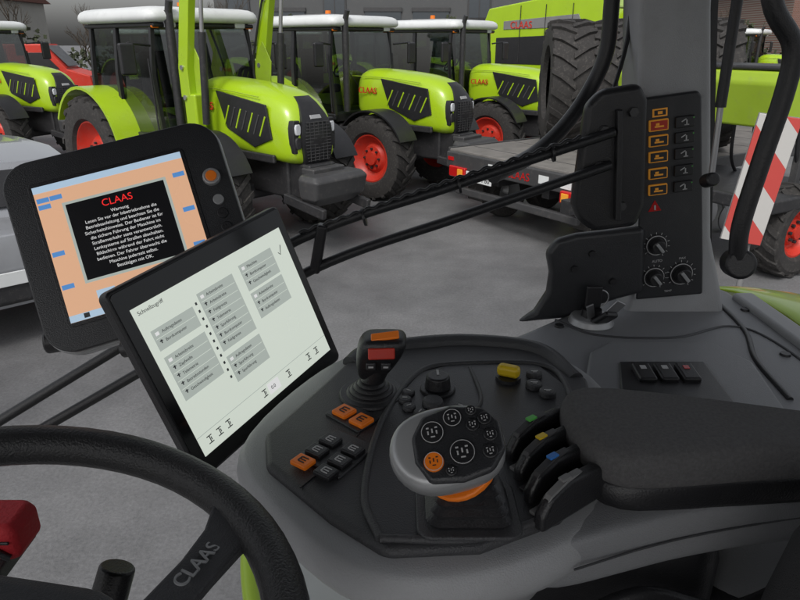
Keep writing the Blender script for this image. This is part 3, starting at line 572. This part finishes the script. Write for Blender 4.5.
for dx in (-.006,.012): box('grip_button',(.007+dx,-.0232,.052),(.012,.006,.010),char2,K,bevel=.002); box('print',(.007+dx,-.0266,.052),(.006,.001,.002),icon,K,bevel=0)
# ------------------------------------------------------------------ pillar switch panel
lean=Vector((-.049,0,.369)).normalized(); PPm=frame((.465,1.186,1.93),(lean.z,0,-lean.x),lean)
PP=root('switch_panel',PPm)
prism('plate',[(-.004,.0),(.126,-.005),(.124,.07),(.110,.372),(.104,.380),(.012,.380),(.005,.372),(-.002,.08)],-.008,.006,char2,PP,.006)
tube('plate_edge',[(-.005,.0,.004),(-.003,.08,.004),(.005,.372,.004)],.0018,silver,PP,smooth=False)
ys=[.89,.817,.741,.66,.58]
for i,t in enumerate(ys):
    y=t*.372
    box('lit_button',(.034,y,.009),(.034,.020,.006),amber,PP,bevel=.002); box('lit_symbol',(.034,y,.0125),(.029,.0155,.001),(redp if i==0 else chass),PP,bevel=0); box('lit_bar',(.034,y-.002,.0132),(.016,.0028,.0006),amber,PP,bevel=0); box('lit_bar',(.031,y+.002,.0132),(.006,.004,.0006),amber,PP,bevel=0)
    box('button',(.080,y,.009),(.034,.020,.006),blackp,PP,bevel=.002); box('print',(.077,y+.003,.0122),(.009,.0018,.0006),icon,PP,rot=(0,0,.5),bevel=0); box('print',(.082,y-.001,.0122),(.002,.009,.0006),icon,PP,bevel=0); box('print',(.082,y-.005,.0122),(.008,.0016,.0006),icon,PP,bevel=0)
    box('led',(.094,y+.006,.0122),(.002,.002,.001),greenk,PP,bevel=0)
box('top_label',(.037,.352,.0066),(.026,.014,.001),amber,PP,bevel=0); box('top_label_in',(.037,.352,.0072),(.020,.009,.001),chass,PP,bevel=0); box('top_label_bar',(.037,.352,.008),(.008,.005,.0006),amber,PP,bevel=0)
prism('warning_mark',[(.018,.175),(.042,.175),(.030,.196)],.006,.0072,redl,PP,0); box('warn_in',(.030,.182,.0078),(.003,.009,.0008),icon,PP,bevel=0)
for x,y,r in ((.034,.108,.019),(.030,.044,.019),(.082,.044,.021)):
    cyl('dial_scale',(x,y,.006),(x,y,.008),r*1.15,r*1.12,blackp,PP)
    for a in range(0,300,25):
        aa=R(a-60); box('tick',(x+r*1.22*math.cos(aa),y+r*1.22*math.sin(aa),.0066),(.0045,.001,.0008),icon,PP,rot=(0,0,aa),bevel=0)
    tube('dial_ring',[(x+r*.98*math.cos(a*.2618),y+r*.98*math.sin(a*.2618),.0085) for a in range(24)],.0008,icon,PP,smooth=False,cyclic=True)
    cyl('dial',(x,y,.007),(x,y,.024),r*.78,r*.66,blackp,PP,bevel=.002); box('dial_grip',(x,y,.026),(r*.3,r*1.15,.006),silver,PP,rot=(0,0,.6),bevel=.001)
text('panel_text','AUTO',.007,(.026,.074,.0068),icon,PP,ext=.0002); text('panel_text2','MAX',.006,(.077,.074,.0068),icon,PP,ext=.0002); text('panel_text3','TEMP',.006,(.05,.010,.0068),icon,PP,ext=.0002)
# ------------------------------------------------------------------ tablet
TB=root('tablet_computer',frame((-.3153,.643,2.1496),(.1437,.2487,.038),(-.0867,.0057,.2304)))
W,Hh=.29,.2464
prism('body',rrect(0,-Hh,W,0,.009),-.017,0,blackp,TB,.0035)
prism('back_shell',rrect(.03,-Hh+.03,W-.03,-.03,.02),-.032,-.015,blackp,TB,.005)
glassb=M('bezel_gloss',(.008,.008,.009),.12,var=0,rv=.02)
prism('front_glass',rrect(.004,-Hh+.004,W-.004,-.004,.006),-.001,.0012,glassb,TB,.0004)
prism('screen',[(.018,-.223),(.274,-.223),(.274,-.028),(.018,-.028)],.001,.0016,scr_white,TB,0)
def sbox(x,y,w,h,m,z=.0018): prism('ui_box',[(x,y-h),(x+w,y-h),(x+w,y),(x,y)],z,z+.0002,m,TB,0)
text('ui_title','Schnellzugriff',.0068,(.024,-.038,.002),scr_dark,TB,ext=.0001)
words=['Feldgrenze','Arbeitsbreite','Geschwindigkeit','Auftragsdaten','Bordcomputer','Maschine','Telemetrie','Betriebsstunden','Spurführung','Kraftstoff','Drehzahl','Zapfwelle']
def tlist(x,y,w,n,step=.0108):
    sbox(x,y,w,n*step+.004,scr_grey)
    for i in range(n):
        yy=y-.008-i*step; text('ui_text',random.choice(words),.0053,(x+.013,yy,.0022),scr_dark,TB,ext=.0001)
        if i: sbox(x+.005,yy+.004,.0045,.0012,scr_dark,.0021); sbox(x+.0065,yy+.005,.0015,.0045,scr_dark,.0021)
        else: sbox(x+.004,yy+.004,.005,.004,scr_txt,.0021)
        if i: sbox(x+.002,yy+.0074,w-.004,.0005,scr_white,.0021)
tlist(.028,-.060,.064,2); tlist(.028,-.094,.064,5); tlist(.104,-.050,.062,7); tlist(.104,-.137,.062,3); tlist(.180,-.046,.064,3); tlist(.180,-.086,.064,3)
for i in range(11): sbox(.097,-.058-i*.0102,.0028,.0035,scr_dark)
sbox(.018,-.198,.256,.0008,scr_grey)
tube('ui_tick',[(.254,-.058,.002),(.257,-.062,.002),(.263,-.050,.002)],.0005,scr_dark,TB,smooth=False)
for x in (.03,.046,.062,.13,.180,.225,.243): 
    sbox(x,-.204,.008,.0012,scr_dark); sbox(x+.0035,-.204,.0012,.010,scr_dark); sbox(x,-.2128,.008,.0012,scr_dark); sbox(x+.0055,-.207,.0012,.004,scr_dark)
sbox(.142,-.2015,.022,.015,scr_txt,.0017); text('ui_value','0.0',.007,(.147,-.2115,.002),scr_dark,TB,ext=.0001)
tube('mount_arm',[(.145,-.12,-.03),(.145,-.12,-.10),(.10,-.11,-.2)],.012,blackp,TB); 
# ------------------------------------------------------------------ terminal
TM=root('display_terminal',frame((-.5364,.942,2.1979),(.201,.0616,.0436),(-.0674,.083,.1758)))
prism('rear_housing',rrect(-.043,-.25,.278,.045,.045,8),-.045,-.006,silver,TM,.006)
prism('bezel',rrect(-.040,-.247,.275,.042,.042,8),-.008,.004,char2,TM,.003)
prism('inner_frame',rrect(-.006,-.212,.221,.006,.008,4),.003,.0055,blackp,TM,.001)
prism('screen',[(0,-.206),(.215,-.206),(.215,0),(0,0)],.005,.0062,scr_or,TM,0)
def tbx(x,y,w,h,m,z=.0064): prism('ui_box',[(x,y-h),(x+w,y-h),(x+w,y),(x,y)],z,z+.0002,m,TM,0)
tbx(0,0,.215,.010,scr_lb); tbx(.038,-.036,.142,.116,scr_black); tbx(0,-.196,.215,.010,scr_lb)
tbx(.034,-.032,.150,.124,scr_grey,.0063)
for x,y in ((.002,-.018),(.002,-.028),(.020,-.018),(.195,-.030),(.195,-.085),(.002,-.10),(.002,-.150),(.195,-.14),(.195,-.165)): tbx(x,y,.017,.007,scr_blue)
for i in range(4): tbx(.045+i*.036,-.170,.026,.012,scr_lb)
text('ui_brand','CLAAS',.015,(.109,-.052,.0066),scr_red,TM,ext=.0001,align='CENTER')
for i,s in enumerate(['Warnung','Lesen Sie vor der Inbetriebnahme die','Betriebsanleitung und beachten Sie die','Sicherheitshinweise. Der Bediener ist für','die sichere Führung der Maschine im','Straßenverkehr stets verantwortlich.','Lenksysteme auf Straßen abschalten.','Bildschirm während der Fahrt nicht','bedienen. Der Fahrer überwacht die','Maschine jederzeit selbst.','Bestätigen mit OK.']):
    text('ui_text',s,.0068,(.109,-.063-i*.0082,.0066),scr_txt,TM,ext=.00005,align='CENTER')
for i in range(5): tbx(.02+i*.035,-.197,.008,.007,(scr_dark,scr_red,scr_blue,scr_dark,scr_dark)[i],.0066)
cyl('selector_ring',(.249,-.050,.003),(.249,-.050,.012),.014,.0125,silver,TM,bevel=.002); cyl('selector_cap',(.249,-.050,.011),(.249,-.050,.014),.0085,.008,orange,TM,bevel=.001)
for i in range(4): cyl('side_key',(.249,-.086-i*.022,.003),(.249,-.086-i*.022,.007),.0085,.008,silver if i==0 else blackp,TM,bevel=.0012)
tube('mount_arm',[(.1,-.14,-.04),(.1,-.18,-.07),(.08,-.23,-.06)],.014,blackp,TM)
cyl('clamp_knob',(-.0,-.225,-.03),(-.05,-.215,-.03),.016,.018,blackp,TM,bevel=.004)
# ------------------------------------------------------------------ steering wheel
SW=root('steering_wheel',frame((-.272,.307,2.049),(.98,0,-.2),(0,1,0)))
tube('rim',[(.2*math.cos(a/64*6.28318),.2*math.sin(a/64*6.28318),0) for a in range(64)],.0175,M('wheel_leather',(.024,.024,.025),.40,bump=.6,bs=500,dust=.06),SW,smooth=False,cyclic=True,res=8)
loft('hub',[[(x*k,y*k,z) for x,y in rrect(-.085,-.085,.085,.07,.04,6)] for z,k in ((-.09,.7),(-.05,.95),(-.035,1),(-.022,.96),(-.018,.8))],char,SW,bevel=.004)
def spoke(pts,m_):
    rg=[]
    for i,(x,y,z,w) in enumerate(pts):
        a=Vector(pts[max(0,i-1)][:2]); b=Vector(pts[min(len(pts)-1,i+1)][:2]); t=(b-a).normalized(); nx,ny=-t.y,t.x
        rg.append([(x-nx*w,y-ny*w,z+.007),(x+nx*w,y+ny*w,z+.007),(x+nx*w,y+ny*w,z-.007),(x-nx*w,y-ny*w,z-.007)])
    loft('spoke',rg,m_,SW,bevel=.003)
spoke([(.138,.142,0,.026),(.130,.115,-.006,.018),(.118,.085,-.012,.0155),(.10,.045,-.020,.017),(.05,.0,-.03,.03)],char)
spoke([(-.15,.125,0,.03),(-.13,.08,-.01,.019),(-.09,.03,-.022,.018),(-.05,.0,-.03,.03)],char)
spoke([(.0,-.195,0,.03),(.0,-.14,-.01,.02),(0,-.08,-.025,.02)],char)
text('wheel_brand','CLAAS',.0165,(.114,.060,-.0015),silver,SW,(R(0),R(0),R(70)),.0008)
SC=root('steering_column',loc=(-.40,.36,1.84))
prism('dash_cover',rrect(-.13,-.12,.11,.10,.05),-.3,.03,char,SC,.03)
cyl('stalk',(.10,.04,.03),(.140,.070,.09),.010,.012,blackp,SC); cyl('stalk_knob',(.134,.066,.075),(.150,.088,.128),.0165,.0155,blackp,SC,bevel=.003); box('stalk_mark',(.150,.070,.112),(.010,.001,.004),icon,SC,bevel=0)
PC=root('cloth_pouch',loc=(-.485,.61,1.872)) 
loft('pouch',[[(x*k,y*k*.7,z) for x,y in rrect(-.05,-.04,.05,.04,.012,3)] for z,k in ((-.028,.9),(-.02,1),(.008,1.0),(.020,.85))],redcloth,PC,bevel=.004); box('shelf',(-.03,0,-.04),(.12,.08,.02),char,PC)
box('zip',(0,-.029,.0),(.085,.003,.004),blackp,PC); tube('strap',[(-.04,-.02,.022),(-.02,-.035,.008),(.02,-.034,-.005),(.04,-.03,-.02)],.004,blackp,PC)
# seat
SE=root('driver_seat',loc=(.44,.33,1.80)); loft('backrest',[[(x*k,y*k,z) for x,y in rrect(-.15,-.12,.2,.12,.06,4)] for z,k in ((-.3,.9),(-.1,1),(.2,.98),(.27,.85),(.285,.5))],fabd,SE,sub=1); box('base',(-.1,-.15,-.32),(.5,.5,.15),fabd,SE,bevel=.05)
# ------------------------------------------------------------------ light & camera
w=bpy.data.worlds.new('World'); S.world=w; w.use_nodes=True; n=w.node_tree.nodes; l=w.node_tree.links
sk=n.new('ShaderNodeTexSky'); sk.sky_type='NISHITA'; sk.sun_disc=False; sk.sun_elevation=R(50); sk.sun_rotation=R(200); sk.dust_density=4
hs=n.new('ShaderNodeHueSaturation'); hs.inputs['Saturation'].default_value=.22; l.new(sk.outputs[0],hs.inputs['Color']); l.new(hs.outputs[0],n['Background'].inputs[0]); n['Background'].inputs[1].default_value=.15
sd=bpy.data.lights.new('sun','SUN'); sd.energy=1.2; sd.angle=R(16); sd.color=(1,.97,.93); so=bpy.data.objects.new('sun',sd); COL.objects.link(so)
az=R(200); el=R(50); d=Vector((math.sin(az)*math.cos(el),math.cos(az)*math.cos(el),math.sin(el))); so.rotation_euler=d.to_track_quat('Z','Y').to_euler()
cd=bpy.data.cameras.new('camera'); co=bpy.data.objects.new('camera',cd); COL.objects.link(co); co.location=(0,0,2.4); co.rotation_euler=(R(90-21.716),0,0)
cd.sensor_width=36; cd.lens=29.25; cd.clip_start=.02; cd.clip_end=1500; S.camera=co
S.view_settings.view_transform='Standard'; S.view_settings.look='None'; S.view_settings.exposure=0
